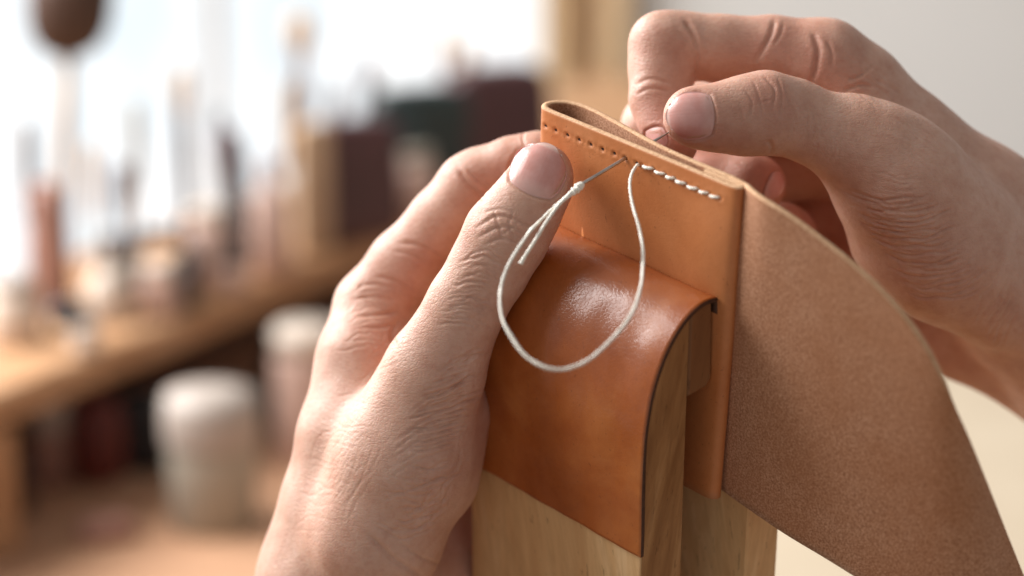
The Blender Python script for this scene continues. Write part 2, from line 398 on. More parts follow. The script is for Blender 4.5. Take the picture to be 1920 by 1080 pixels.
    # pricked holes: closed dark plugs, their colour stands in for the shade inside
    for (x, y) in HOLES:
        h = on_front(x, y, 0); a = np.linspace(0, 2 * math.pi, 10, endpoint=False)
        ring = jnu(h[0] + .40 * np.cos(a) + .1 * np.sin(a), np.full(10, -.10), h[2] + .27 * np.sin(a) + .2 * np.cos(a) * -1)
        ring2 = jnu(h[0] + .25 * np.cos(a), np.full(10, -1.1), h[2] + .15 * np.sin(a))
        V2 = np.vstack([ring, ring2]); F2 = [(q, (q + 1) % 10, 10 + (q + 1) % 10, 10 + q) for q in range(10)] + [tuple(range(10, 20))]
        mesh_obj("stitch_hole", toworld(V2), F2 + [tuple(range(10))], PIT_SHADE, t)
    # stitches: short slanted beads of thread between the holes
    for q in range(len(STITCH) - 1):
        a, b = np.array(STITCH[q], float), np.array(STITCH[q + 1], float)
        ha, hb = on_front(*a, 0), on_front(*b, 0)
        s = np.linspace(0, 1, 13); jj = ha[0] + (hb[0] - ha[0]) * (.06 + .9 * s); uu = ha[2] + (hb[2] - ha[2]) * (.06 + .9 * s) + .32 * (0.5 - s) * 2 * -1 + RNG.normal(0, .06)
        nn = -.5 + 1.05 * np.sin(np.pi * s) ** .6
        V2, F2 = tube(jnu(jj, nn, uu), .2 + RNG.uniform(.25, .34) * np.sin(np.pi * np.clip(s * .92 + .04, 0, 1)) ** .5, 9, 2.2, .16)
        mesh_obj("stitch", toworld(V2), F2, THREAD, t)
case()

# ------------------------------------------------------------------ needle and thread
def needle_thread():
    h = on_front(1172, 297, 0); hc = jnu(*h)
    def along(px, guess):           # point on the needle's line whose picture column is px
        best = None
        for q in np.linspace(-40, 40, 1601):
            p = hc + NDIR * q
            e = abs(topx(p)[0] - px)
            if best is None or e < best[0]: best = (e, p)
        return best[1]
    NDIR = -NV + .16 * UV; NDIR /= np.linalg.norm(NDIR)
    a, b = along(1080, 0), along(1264, 0)
    s = np.linspace(0, 1, 30)[:, None]; P = a + (b - a) * s; r = np.interp(s[:, 0], [0, .04, .12, .75, 1], [.32, .52, .5, .5, .12])
    V, F = tube(P, r, 12); o = mesh_obj("sewing_needle", toworld(V), F, STEEL); tag(o, "thin steel needle pushed through the tan leather case", "needle")
    t = thing("sewing_thread", toworld(jnu(*on_front(1195, 306, 0))), "cream waxed thread hanging in a loop from the needle to the stitched edge", "thread")
    z0 = jnu(*on_front(1196, 306, .2))[2]; ze = a[2]
    pts = [(1198, 308, z0 + 1.2), (1192, 313, z0 - 2), (1184, 328, z0 - 5), (1182, 350, z0 - 9), (1187, 385, z0 - 14), (1198, 430, z0 - 20), (1206, 480, z0 - 26), (1204, 528, z0 - 32), (1186, 582, z0 - 38), (1158, 625, z0 - 43), (1112, 668, z0 - 47),
           (1072, 687, z0 - 48), (1042, 690, z0 - 48), (1010, 678, z0 - 46), (978, 652, z0 - 43), (951, 612, z0 - 39), (938, 572, z0 - 35), (938, 538, z0 - 31), (952, 496, z0 - 27), (980, 452, z0 - 22), (1010, 418, ze - 4), (1042, 385, ze - 3), (1066, 365, ze - 2)]
    P = arclen(catmull([cam(*q) for q in pts], 500), 260)
    kk = RNG.normal(0, 1, (260, 3))
    for _ in range(40): kk[1:-1] = (kk[:-2] + kk[2:]) / 2
    P = P + kk * 1.1 * np.sin(np.linspace(0, np.pi, 260))[:, None] ** .5
    w = 1 + .06 * np.sin(np.arange(260) * .9) + .05 * RNG.normal(0, 1, 260)
    V, F = tube(P, .43 * w, 10, 1.6, .12); mesh_obj("thread_loop", toworld(V), F, THREAD, t)
    tail = [cam(1068, 366, ze - 2), cam(1048, 384, ze - 4), cam(1026, 414, ze - 6), cam(1004, 450, ze - 8), cam(986, 478, ze - 9), cam(976, 495, ze - 9)]
    P = arclen(catmull(tail, 100), 60); V, F = tube(P, np.interp(np.linspace(0, 1, 60), [0, .9, 1], [.48, .5, .72]), 10, 1.6, .1); mesh_obj("thread_tail", toworld(V), F, THREAD, t)
    # knot: a lumpy body with two wraps round the eye of the needle
    k0, k1 = cam(1056, 375, ze - 2.5), along(1094, 0)
    s = np.linspace(0, 1, 26); P = k0 + (k1 - k0) * s[:, None]
    r = .58 + .6 * np.exp(-((s - .78) / .18) ** 2) + .22 * np.exp(-((s - .35) / .2) ** 2); r[-1] *= .5
    V, F = tube(P, r, 12, .8, .1); mesh_obj("knot", toworld(V), F, THREAD, t)
    ax = (k1 - k0) / np.linalg.norm(k1 - k0); e1 = np.cross(ax, [0, 0, 1.]); e1 /= np.linalg.norm(e1); e2 = np.cross(ax, e1)
    ang = np.linspace(0, 5.2 * math.pi, 90); L = np.linalg.norm(k1 - k0)
    P = k0 + ax * (L * (.45 + .48 * ang / ang[-1]))[:, None] + (np.interp(ang / ang[-1], [0, .6, 1], [.8, 1.1, .65]))[:, None] * (np.cos(ang)[:, None] * e1 + np.sin(ang)[:, None] * e2)
    V, F = tube(P, .36, 8); mesh_obj("knot_wrap", toworld(V), F, THREAD, t)
needle_thread()

# ------------------------------------------------------------------ hands: blended distance fields turned into one continuous skin
def smin(a, b, k):
    h = np.maximum(k - np.abs(a - b), 0) / k; return np.minimum(a, b) - h * h * h * k / 6
def seg_d(p, a, b, ra, rb, w=None, fl=1.):
    p = p.astype(np.float32, copy=False); a = a.astype(np.float32); ab = b.astype(np.float32) - a
    x, y, z = p[:, 0] - a[0], p[:, 1] - a[1], p[:, 2] - a[2]
    t = np.clip((x * ab[0] + y * ab[1] + z * ab[2]) * np.float32(1 / (ab @ ab)), 0, 1)
    x -= t * ab[0]; y -= t * ab[1]; z -= t * ab[2]
    if w is not None: z = z * np.float32(1 / fl)            # flattened along the viewing depth
    return np.sqrt(x * x + y * y + z * z) - (np.float32(ra) + np.float32(rb - ra) * t)
def chain_d(p, ch, k=3., w=None, fl=1.):
    d = None
    for (a, ra), (b, rb) in zip(ch[:-1], ch[1:]):
        q = seg_d(p, a, b, ra, rb, w, fl); d = q if d is None else smin(d, q, k)
    return d
def C(px, py, z, rpx): return (cam(px, py, z), rpx * z / FPX)
def ell_d(p, c, ax, rad):
    q = (p - c) @ np.array(ax).T / np.array(rad); l = np.sqrt((q * q).sum(1)); return (l - 1) * min(rad) * .9 + 0 * l

def surface_nets(f, lo, hi, h):
    n = np.ceil((hi - lo) / h / 4).astype(int) * 4 + 1
    cn = (n - 1) // 4
    cg = np.stack(np.meshgrid(*[np.arange(c + 1) for c in cn], indexing='ij'), -1)
    cv = f((lo + cg.reshape(-1, 3) * h * 4)).reshape(cn + 1)
    vol = np.repeat(np.repeat(np.repeat(cv, 4, 0), 4, 1), 4, 2)[:n[0], :n[1], :n[2]].copy()
    vol = np.where(vol > 0, 50., -50.)
    near = np.abs(cv) < 4 * h * 2.2
    act = np.argwhere(near)
    off = np.stack(np.meshgrid(*[np.arange(-2, 3)] * 3, indexing='ij'), -1).reshape(-1, 3)
    pts = (act[:, None, :] * 4 + off[None]).reshape(-1, 3)
    ok = ((pts >= 0) & (pts < n)).all(1); pts = pts[ok]
    key = np.unique((pts[:, 0] * n[1] + pts[:, 1]) * n[2] + pts[:, 2])
    pi = np.stack([key // (n[1] * n[2]), key // n[2] % n[1], key % n[2]], 1)
    out = np.empty(len(pi))
    for s in range(0, len(pi), 60000): out[s:s + 60000] = f(lo + pi[s:s + 60000] * h)
    vol[pi[:, 0], pi[:, 1], pi[:, 2]] = out
    ins = vol < 0
    c8 = [(i, j, k) for i in (0, 1) for j in (0, 1) for k in (0, 1)]
    S = sum(ins[i:n[0] - 1 + i, j:n[1] - 1 + j, k:n[2] - 1 + k].astype(np.int8) for i, j, k in c8)
    cells = np.argwhere((S > 0) & (S < 8)); idx = -np.ones(n - 1, int); idx[tuple(cells.T)] = np.arange(len(cells))
    acc = np.zeros((len(cells), 3)); cnt = np.zeros(len(cells))
    for a in c8:
        for ax in range(3):
            if a[ax]: continue
            b = list(a); b[ax] = 1
            va = vol[cells[:, 0] + a[0], cells[:, 1] + a[1], cells[:, 2] + a[2]]; vb = vol[cells[:, 0] + b[0], cells[:, 1] + b[1], cells[:, 2] + b[2]]
            m = (va < 0) != (vb < 0); t = np.where(m, va / np.where(m, va - vb, 1), 0)
            q = np.tile(np.array(a, float), (len(cells), 1)); q[:, ax] = t; acc += q * m[:, None]; cnt += m
    V = lo + (cells + acc / cnt[:, None]) * h
    Fs = []
    for ax in range(3):
        b, c = (ax + 1) % 3, (ax + 2) % 3
        sl = [slice(None)] * 3; sl2 = [slice(None)] * 3; sl[ax] = slice(0, n[ax] - 1); sl2[ax] = slice(1, n[ax])
        A, B = ins[tuple(sl)], ins[tuple(sl2)]
        e = np.argwhere(A != B); e = e[(e[:, b] > 0) & (e[:, c] > 0) & (e[:, b] < n[b] - 1) & (e[:, c] < n[c] - 1)]
        def at(db, dc):
            q = e.copy(); q[:, b] += db; q[:, c] += dc; return idx[tuple(q.T)]
        quad = np.stack([at(-1, -1), at(0, -1), at(0, 0), at(-1, 0)], 1)
        flip = ~A[tuple(e.T)]; quad[flip] = quad[flip][:, ::-1]; Fs.append(quad)
    return V, np.vstack(Fs)

def relax(V, E, n, fac=.5):
    deg = np.bincount(E.ravel(), minlength=len(V)).astype(float)
    for _ in range(n):
        A = np.stack([np.bincount(E[:, 0], V[E[:, 1], k], len(V)) + np.bincount(E[:, 1], V[E[:, 0], k], len(V)) for k in range(3)], 1) / deg[:, None]
        V = V + fac * (A - V)
    return V
def edges_of(F):
    e = np.sort(np.concatenate([F[:, [0, 1]], F[:, [1, 2]], F[:, [2, 3]], F[:, [3, 0]]]), axis=1)
    key, inv = np.unique(e[:, 0].astype(np.int64) * (1 << 32) + e[:, 1], return_inverse=True)
    return np.stack([key >> 32, key & 0xffffffff], 1), inv.reshape(4, -1).T
def refine(V, F):
    E, _ = edges_of(F); V = relax(V, E, 3)
    E, fe = edges_of(F); n, ne = len(V), len(E)
    V2 = np.vstack([V, V[E].mean(1), V[F].mean(1)])
    c = n + ne + np.arange(len(F)); m = n + fe
    F2 = np.concatenate([np.stack([F[:, k], m[:, k], c, m[:, (k + 3) % 4]], 1) for k in range(4)])
    E2, _ = edges_of(F2)
    return relax(V2, E2, 3), F2
def vnormals(V, F):
    fn = np.cross(V[F[:, 2]] - V[F[:, 0]], V[F[:, 3]] - V[F[:, 1]]); N = np.zeros_like(V)
    for k in range(4): np.add.at(N, F[:, k], fn)
    return N / (np.linalg.norm(N, axis=1)[:, None] + 1e-12)
def crease(px, V, pts, w, d, zmax=None):
    """press a wrinkle into the skin along a line; returns displacement in mm"""
    P = catmull(pts, max(12, len(pts) * 7)) if len(pts) > 2 else arclen(np.array(pts, float), 8)
    lo, hi = P.min(0) - 5 * w, P.max(0) + 5 * w
    m = (px[:, 0] > lo[0]) & (px[:, 0] < hi[0]) & (px[:, 1] > lo[1]) & (px[:, 1] < hi[1])
    if zmax is not None: m &= V[:, 2] < zmax
    q = px[m]; best = np.full(len(q), 1e9); tb = np.zeros(len(q)); ns = len(P) - 1
    for k in range(ns):
        a, b = P[k], P[k + 1]; ab = b - a; t = np.clip(((q - a) @ ab) / (ab @ ab + 1e-9), 0, 1); dd = np.linalg.norm(q - a - t[:, None] * ab, axis=1)
        u = dd < best; best[u] = dd[u]; tb[u] = (k + t[u]) / ns
    fade = np.clip(np.minimum(tb, 1 - tb) * 5 + .12, 0, 1)
    out = np.zeros(len(V)); out[m] = fade * d * (-np.exp(-(best / w) ** 2) + .16 * np.exp(-((best - 2.4 * w) / (1.4 * w)) ** 2)); return out
def family(A, B, n, jit, w, d):
    A, B = np.array(A, float), np.array(B, float); out = []
    for k in range(n):
        t = (k + RNG.uniform(-.3, .3)) / max(1, n - 1); P = A + (B - A) * t
        s0, s1 = RNG.uniform(0, .28), RNG.uniform(.72, 1.0)
        Q = arclen(catmull(P, 60), 60)[int(s0 * 59):int(s1 * 59) + 1][::8]
        Q = Q + RNG.normal(0, jit, Q.shape)
        out.append((Q.tolist(), w * RNG.uniform(.75, 1.25), d * RNG.uniform(.5, 1.15)))
    return out
def trace(f, px, py):
    d = np.stack([(px - 960) / FPX, (540 - py) / FPX, np.ones(len(px))], 1); z = np.full(len(px), 560.)
    for _ in range(160):
        z += np.clip(f(d * z[:, None]), -4, 4) * .8
        z = np.minimum(z, 900)
    return z
def nail(f, hand, c, axis, hl, hw, lift=.30, name="fingernail", tilt=0.):
    ax = np.array(axis, float); ax /= np.linalg.norm(ax); pr = np.array([-ax[1], ax[0]])
    na, nb = 25, 23; A, B = np.meshgrid(np.linspace(-1, 1, na), np.linspace(-1, 1, nb), indexing='ij')
    wid = np.where(A > 0, (1 - np.abs(A) ** 2.6 * .52), (1 - np.abs(A) ** 3 * .22)); lenm = np.where(A > 0, 1 - .2 * B ** 2, 1 - .16 * B ** 2)
    px = c[0] + ax[0] * A * hl * lenm + pr[0] * B * hw * wid; py = c[1] + ax[1] * A * hl * lenm + pr[1] * B * hw * wid
    z = trace(f, px.ravel(), py.ravel()).reshape(na, nb)
    if z.max() > z.min() + 14: z = np.minimum(z, np.median(z) + 7)
    for _ in range(6):
        zz = z.copy(); zz[1:-1] = (z[:-2] + 2 * z[1:-1] + z[2:]) / 4; z = zz
    P = np.stack([(px - 960) / FPX * z, (540 - py) / FPX * z, z], -1)
    n = np.cross(np.gradient(P, axis=0), np.gradient(P, axis=1)); n /= np.linalg.norm(n, axis=2)[..., None]
    if (n[na // 2, nb // 2] @ P[na // 2, nb // 2]) > 0: n = -n
    off = lift * (1 - np.abs(B) ** 5 * 1.6) * np.clip((A + 1.0) * 3.5, -.3, 1) + .30 * np.clip(A - .45, 0, 1)
    off = np.where(A < -.99, -.15, off)
    O = P + n * off[..., None]; I = P + n * (off - .55)[..., None]
    V = np.vstack([O.reshape(-1, 3), I.reshape(-1, 3)]); m = na * nb; F = []
    for a in range(na - 1):
        for b in range(nb - 1):
            F.append((a * nb + b, a * nb + b + 1, (a + 1) * nb + b + 1, (a + 1) * nb + b)); F.append((m + a * nb + b, m + (a + 1) * nb + b, m + (a + 1) * nb + b + 1, m + a * nb + b + 1))
    bd = [b for b in range(nb)] + [a * nb + nb - 1 for a in range(1, na)] + [(na - 1) * nb + b for b in range(nb - 2, -1, -1)] + [a * nb for a in range(na - 2, 0, -1)]
    for q in range(len(bd)):
        r = bd[(q + 1) % len(bd)]; F.append((bd[q], bd[q], r, m + r)[1:] + (m + bd[q],))
    o = mesh_obj(name, toworld(V), F, NAIL, hand)
    for an, val in (("along", (A + 1) / 2 - .03 * B ** 2), ("across", (B + 1) / 2)):
        o.data.attributes.new(an, 'FLOAT', 'POINT').data.foreach_set("value", np.tile(val.ravel(), 2).astype(np.float32))
    # outline used to press the nail bed into the skin
    ol = np.array([(px[a, 0], py[a, 0]) for a in range(na - 4, -1, -2)] + [(px[0, b], py[0, b]) for b in range(0, nb, 2)] + [(px[a, -1], py[a, -1]) for a in range(0, na - 3, 2)])
    return ol
def build_hand(f, lo, hi, creases, flush, nails, label, h=.83):
    V, F = surface_nets(f, np.array(lo, float), np.array(hi, float), h)
    V, F = refine(V, F)
    org = toworld(V[np.argmin(V[:, 1])])
    root = thing("hand", org, label, "hand")
    outl = [nail(f, root, *a) for a in nails]
    N = vnormals(V, F); disp = np.zeros(len(V)); vis = (N * V).sum(1) < 0; Vf = V[vis]; pxf = topx(Vf); df = np.zeros(len(Vf))
    for (P, w, d, *r) in creases: df += crease(pxf, Vf, P, w, d, r[0] if r else None)
    df = np.clip(df, -1.1, .5)
    for P in outl: df += crease(pxf, Vf, P.tolist(), 3.0, .55)
    disp[vis] = df
    # soft lumps: tendons, pads
    ph = V @ np.array([[.11, .07, .05], [.05, -.13, .08], [-.06, .05, .14]]).T
    disp += .09 * np.sin(ph[:, 0] * 2.1) * np.sin(ph[:, 1] * 1.7 + 1) + .06 * np.sin(ph[:, 2] * 3.3)
    V2 = V + N * disp[:, None]
    o = mesh_obj("skin", toworld(V2), F, SKIN, root)
    fl = np.zeros(len(V))
    for c, r, a in flush: fl = np.maximum(fl, a * np.exp(-(((V - c) ** 2).sum(1)) / r ** 2))
    at = o.data.attributes.new("flush", 'FLOAT', 'POINT'); at.data.foreach_set("value", fl.astype(np.float32))
    return root

# ---- the hand on the left
VIEW = np.array([0, 0, 1.0])
L_palm1 = [C(560, 1620, 790, 215), C(640, 1240, 770, 185), C(652, 1080, 765, 164), C(662, 960, 760, 134), C(678, 820, 756, 116), C(690, 680, 760, 93), C(704, 580, 768, 77)]
L_palm2 = [C(640, 1620, 815, 195), C(720, 1240, 800, 165), C(735, 1060, 795, 150), C(745, 860, 797, 120), C(735, 660, 800, 80)]
L_hypo = [C(760, 1260, 800, 130), C(795, 1060, 790, 108), C(800, 930, 790, 98), C(770, 760, 795, 85)]
L_index = [C(704, 580, 768, 77), C(762, 500, 765, 72), C(830, 415, 759, 63), C(883, 352, 757, 63), C(905, 336, 756, 59), C(960, 312, 753, 54), C(1010, 300, 751, 51), C(1065, 300, 749, 46), C(1100, 305, 746, 40)]
L_thumbm = [C(705, 1000, 742, 130), C(760, 850, 734, 124), C(812, 705, 727, 96)]
L_thumb = [C(775, 800, 730, 112), C(817, 693, 723, 92), C(874, 573, 717, 73), C(918, 500, 715, 74), C(950, 440, 713, 78), C(980, 397, 712, 70), C(1010, 347, 711, 62), C(1018, 325, 711, 56)]
L_thenar = [C(795, 880, 745, 108), C(835, 770, 742, 88)]
L_mid = [C(725, 590, 785, 75), C(850, 410, 790, 60), C(960, 345, 790, 52), C(1070, 340, 782, 44)]
L_ring = [C(735, 640, 800, 72), C(850, 470, 812, 58), C(965, 400, 808, 50), C(1060, 390, 795, 42)]
L_lit = [C(745, 700, 808, 62), C(850, 550, 826, 50), C(950, 480, 820, 44), C(1030, 460, 805, 38)]
def sdf_left(p):
    palm = smin(smin(chain_d(p, L_palm1, 8), chain_d(p, L_palm2, 8), 16), chain_d(p, L_hypo, 8), 10)
    th = smin(chain_d(p, L_thumbm, 10), chain_d(p, L_thenar, 6), 8)
    palm = smin(palm, th, 9)
    d = smin(palm, chain_d(p, L_index, 4), 5)
    d = np.minimum(d, smin(palm, chain_d(p, L_thumb, 4, VIEW, .86), 4))
    for g in (L_mid, L_ring, L_lit): d = np.minimum(d, smin(palm, chain_d(p, g, 4), 6))
    return d
cl = [([(893, 428), (925, 407), (955, 408), (985, 422), (1010, 442)], 3.0, .42), ([(896, 446), (930, 428), (960, 427), (992, 447)], 2.8, .40), ([(904, 463), (940, 447), (975, 458), (1000, 470)], 2.8, .36),
      ([(925, 393), (934, 420), (944, 450)], 2.4, .28), ([(962, 398), (954, 424), (972, 452)], 2.4, .28), ([(912, 412), (935, 428), (955, 446)], 2.2, .26), ([(980, 412), (958, 428), (940, 440)], 2.2, .26),
      ([(905, 398), (940, 392), (975, 405)], 2.4, .2),
      ([(858, 318), (880, 345), (908, 376)], 4.5, .7), ([(874, 316), (898, 338), (922, 356)], 3.2, .4), ([(748, 455), (790, 462), (838, 492)], 4, .5), ([(735, 470), (768, 478), (805, 498)], 3, .3), ([(705, 518), (745, 530), (785, 555)], 3.6, .42),
      ([(985, 246), (980, 258), (984, 275)], 2.4, .3),
      ([(672, 592), (712, 590), (748, 583)], 3.4, .5), ([(684, 614), (722, 612), (744, 604)], 3, .4), ([(660, 560), (700, 556), (740, 565)], 3, .3), ([(668, 540), (700, 532), (735, 540)], 2.6, .26),
      ([(748, 600), (735, 625), (742, 650)], 4, .5), ([(690, 1000), (740, 1050), (805, 1088)], 5, .7), ([(740, 1010), (790, 1045), (830, 1060)], 3.4, .4)]
cl += family([(866, 478), (915, 466), (968, 492)], [(815, 612), (868, 606), (928, 640)], 17, 2, 2.2, .32)
cl += family([(806, 700), (862, 668), (924, 640)], [(735, 848), (815, 842), (900, 815)], 20, 1.4, 2.3, .62)
cl += family([(806, 700), (862, 690), (924, 650)], [(730, 860), (815, 830), (900, 830)], 8, 2, 2.0, .25)
cl += family([(725, 865), (795, 876), (885, 855)], [(700, 990), (765, 1010), (840, 975)], 14, 3, 2.2, .3)
cl += family([(880, 830), (830, 900), (760, 960)], [(850, 930), (800, 990), (730, 1010)], 8, 4, 2.2, .22)
cl += family([(900, 640), (885, 740), (850, 880)], [(760, 760), (750, 860), (720, 960)], 5, 4, 1.9, .07)
cl += family([(600, 740), (650, 735), (720, 745)], [(530, 1000), (590, 990), (670, 1010)], 22, 5, 1.9, .07)
cl += family([(560, 900), (610, 820), (680, 720)], [(600, 1060), (680, 940), (760, 800)], 14, 5, 1.9, .07)
cl += family([(645, 560), (690, 530), (738, 550)], [(630, 660), (690, 650), (740, 670)], 11, 3, 2.0, .18)
cl += family([(690, 650), (740, 600), (800, 580)], [(640, 760), (720, 690), (800, 650)], 8, 3, 1.9, .10)
cl += family([(925, 690), (870, 700), (800, 745), (735, 800)], [(880, 880), (820, 900), (750, 925), (690, 960)], 9, 1.5, 2.1, .28)
fl = [(cam(1016, 322, 720), 14, .5), (cam(945, 430, 716), 10, .45), (cam(740, 600, 738), 12, .8), (cam(960, 330, 748), 16, .5), (cam(880, 960, 780), 20, .9), (cam(880, 760, 735), 14, .55), (cam(780, 520, 748), 18, .5), (cam(860, 640, 720), 12, .35)]
build_hand(sdf_left, (-114, -172, 690), (32, 56, 862), cl, fl, [((1011, 318), (.42, -.91), 50, 54, .30, "thumbnail")],
           "left hand pinching the case, its thumb pressed on the front of the leather")

# ---- the hand on the right
R_wrist1 = [C(2620, 1010, 810, 250), C(2100, 640, 775, 208), C(1950, 520, 768, 182), C(1820, 410, 760, 142), C(1690, 285, 752, 112), C(1600, 180, 748, 96), C(1545, 122, 745, 84)]
R_wrist2 = [C(2620, 1050, 825, 230), C(2100, 700, 800, 178), C(1940, 600, 798, 145), C(1830, 545, 800, 138), C(1720, 430, 806, 125), C(1640, 370, 812, 115), C(1560, 330, 815, 90)]
R_thm = [C(1880, 530, 748, 128), C(1770, 455, 738, 140), C(1690, 350, 728, 120), C(1640, 290, 724, 100)]
R_thenar = [C(1700, 440, 738, 105), C(1760, 500, 745, 90)]
R_thumb = [C(1660, 310, 726, 108), C(1590, 262, 721, 84), C(1530, 240, 719, 69), C(1482, 219, 718, 71), C(1435, 212, 715, 77), C(1390, 217, 713, 72), C(1340, 221, 711, 61), C(1304, 220, 710, 54), C(1296, 218, 710, 51)]
R_index = [C(1545, 120, 745, 84), C(1450, 97, 745, 66), C(1350, 91, 745, 63), C(1285, 86, 744, 62), C(1252, 84, 743, 61), C(1240, 84, 743, 59), C(1241, 130, 742, 60), C(1236, 186, 739, 55), C(1246, 225, 736, 48), C(1262, 262, 732, 42), C(1270, 275, 731, 36)]
R_mid = [C(1560, 200, 775, 88), C(1400, 210, 778, 70), C(1250, 222, 774, 64), C(1228, 236, 772, 60), C(1262, 310, 768, 54), C(1330, 340, 758, 56), C(1408, 345, 752, 56), C(1420, 347, 752, 52)]
R_ring = [C(1600, 280, 795, 84), C(1430, 320, 795, 66), C(1320, 370, 790, 58), C(1370, 428, 774, 54), C(1468, 436, 766, 53), C(1484, 440, 766, 49)]
R_lit = [C(1640, 360, 808, 74), C(1500, 420, 808, 56), C(1420, 470, 800, 48), C(1480, 520, 792, 44), C(1530, 520, 788, 40)]
R_palm = [C(1590, 430, 812, 95), C(1690, 535, 804, 98), C(1800, 600, 798, 102), C(1960, 660, 798, 120)]
def sdf_right(p):
    palm = smin(smin(chain_d(p, R_wrist1, 8), chain_d(p, R_wrist2, 8), 16), chain_d(p, R_palm, 8), 10)
    th = smin(chain_d(p, R_thm, 10), chain_d(p, R_thenar, 6), 8)
    palm = smin(palm, th, 8)
    d = smin(palm, chain_d(p, R_index, 3.5), 5)
    d = np.minimum(d, smin(palm, chain_d(p, R_thumb, 4, VIEW, .86), 6))
    for g in (R_mid, R_ring, R_lit): d = np.minimum(d, smin(palm, chain_d(p, g, 4), 6))
    return d
cr = [([(1283, 38), (1299, 62), (1306, 95)], 4.5, .9), ([(1306, 90), (1307, 125), (1300, 152)], 4, .6), ([(1270, 60), (1292, 80), (1300, 110)], 3, .3), ([(1190, 160), (1220, 148), (1262, 158)], 3.2, .35), ([(1192, 178), (1220, 166), (1256, 172)], 2.8, .3),
      ([(1453, 36), (1442, 72), (1416, 116)], 4.5, .6), ([(1470, 40), (1462, 66), (1450, 84)], 3, .3), ([(1524, 62), (1534, 96), (1524, 154)], 5, .75), ([(1550, 75), (1560, 100), (1558, 130)], 3.2, .35), ([(1590, 150), (1612, 142), (1640, 120)], 3, .4),
      ([(1580, 172), (1610, 160), (1640, 162)], 3.4, .45), ([(1640, 150), (1665, 160), (1690, 178)], 3, .3),
      ([(1396, 168), (1410, 190), (1404, 226)], 2.2, .26), ([(1412, 150), (1424, 184), (1430, 226)], 2.2, .24), ([(1432, 144), (1452, 168), (1448, 205)], 2.4, .36), ([(1458, 146), (1466, 178), (1460, 224)], 2.2, .3), ([(1418, 196), (1440, 188), (1458, 190)], 2., .14),
      ([(1470, 158), (1478, 182), (1476, 210)], 2., .2), ([(1385, 190), (1392, 214), (1388, 240)], 2., .14),
      ([(1440, 262), (1448, 278), (1444, 292)], 4, .5), ([(1480, 190), (1490, 220), (1484, 262)], 2.0, .2)]
cr += family([(1556, 338), (1620, 368), (1700, 372), (1790, 345)], [(1680, 540), (1745, 562), (1820, 554), (1885, 500)], 22, 2, 2.3, .42)
cr += family([(1556, 345), (1620, 362), (1700, 380), (1790, 340)], [(1680, 530), (1745, 570), (1820, 545), (1885, 510)], 12, 3, 2.0, .22)
cr += family([(1600, 300), (1680, 330), (1770, 320)], [(1640, 440), (1720, 470), (1840, 440)], 12, 3, 2.0, .18)
cr += family([(1490, 185), (1500, 220), (1492, 275)], [(1580, 205), (1590, 250), (1560, 330)], 13, 3, 2.0, .15)
cr += family([(1660, 195), (1720, 240), (1790, 290)], [(1640, 240), (1720, 300), (1800, 370)], 10, 4, 2.0, .10)
cr += family([(1580, 80), (1640, 130), (1700, 190)], [(1570, 150), (1620, 180), (1680, 220)], 7, 3, 2.2, .16)
cr += family([(1800, 620), (1850, 560), (1900, 470)], [(1850, 690), (1890, 620), (1930, 540)], 7, 4, 2.6, .28)
fr = [(cam(1300, 220, 705), 13, .6), (cam(1440, 180, 705), 9, .55), (cam(1245, 250, 728), 14, .85), (cam(1235, 100, 735), 12, .35), (cam(1440, 345, 748), 16, .95), (cam(1490, 440, 765), 16, .95), (cam(1640, 480, 790), 36, 1.), (cam(1780, 640, 790), 26, .8), (cam(1470, 90, 735), 18, .5), (cam(1530, 110, 735), 14, .55), (cam(1560, 330, 740), 14, .7), (cam(1300, 330, 755), 18, .9)]
build_hand(sdf_right, (28, -96, 695), (262, 92, 880), cr, fr, [((1295, 217), (-1, .06), 45, 46, .30, "thumbnail"), ((1231, 262), (.25, .97), 24, 20, .08), ((1452, 350), (.9, .35), 15, 30, .28)],
           "right hand holding the needle between thumb and index finger behind the flap")

#@@BACKGROUND
# ------------------------------------------------------------------ the workshop behind, out of focus
def ray_w(px, py):
    return np.array([(px - 960) / FPX, (540 - py) / FPX, 1.0]) @ BASIS
def G(px, py, Z):
    d = ray_w(px, py); t = (Z - CAM[2]) / d[2]; return CAM + d * t
def atY(px, py, Y):
    d = ray_w(px, py); return CAM + d * (Y / d[1])
ZB, ZS = .80, .70
def box_vf(c, ax, ay, az, bev=.0015):
    """box from centre and three half-axis vectors, chamfered"""
    c, ax, ay, az = [np.asarray(q, float) for q in (c, ax, ay, az)]
    A = [np.linalg.norm(q) for q in (ax, ay, az)]; V = []; idx = {}
    for s in [(i, j, k) for i in (-1, 1) for j in (-1, 1) for k in (-1, 1)]:
        for m in range(3):
            f = [1 if q == m else 1 - bev / A[q] for q in range(3)]
            idx[(s, m)] = len(V); V.append(c + ax * s[0] * f[0] + ay * s[1] * f[1] + az * s[2] * f[2])
    F = []
    for m in range(3):
        b, d = (m + 1) % 3, (m + 2) % 3
        for sg in (-1, 1):
            q = []
            for (p, r) in ((-1, -1), (1, -1), (1, 1), (-1, 1)):
                s = [0, 0, 0]; s[m] = sg; s[b] = p; s[d] = r; q.append(idx[(tuple(s), m)])
            F.append(q if sg > 0 else q[::-1])
    for m in range(3):
        b, d = (m + 1) % 3, (m + 2) % 3
        for p in (-1, 1):
            for r in (-1, 1):
                s0 = [0, 0, 0]; s0[b] = p; s0[d] = r; s1 = list(s0); s0[m] = -1; s1[m] = 1
                F.append([idx[(tuple(s0), b)], idx[(tuple(s1), b)], idx[(tuple(s1), d)], idx[(tuple(s0), d)]])
    for s in [(i, j, k) for i in (-1, 1) for j in (-1, 1) for k in (-1, 1)]: F.append([idx[(s, 0)], idx[(s, 1)], idx[(s, 2)]])
    return V, F
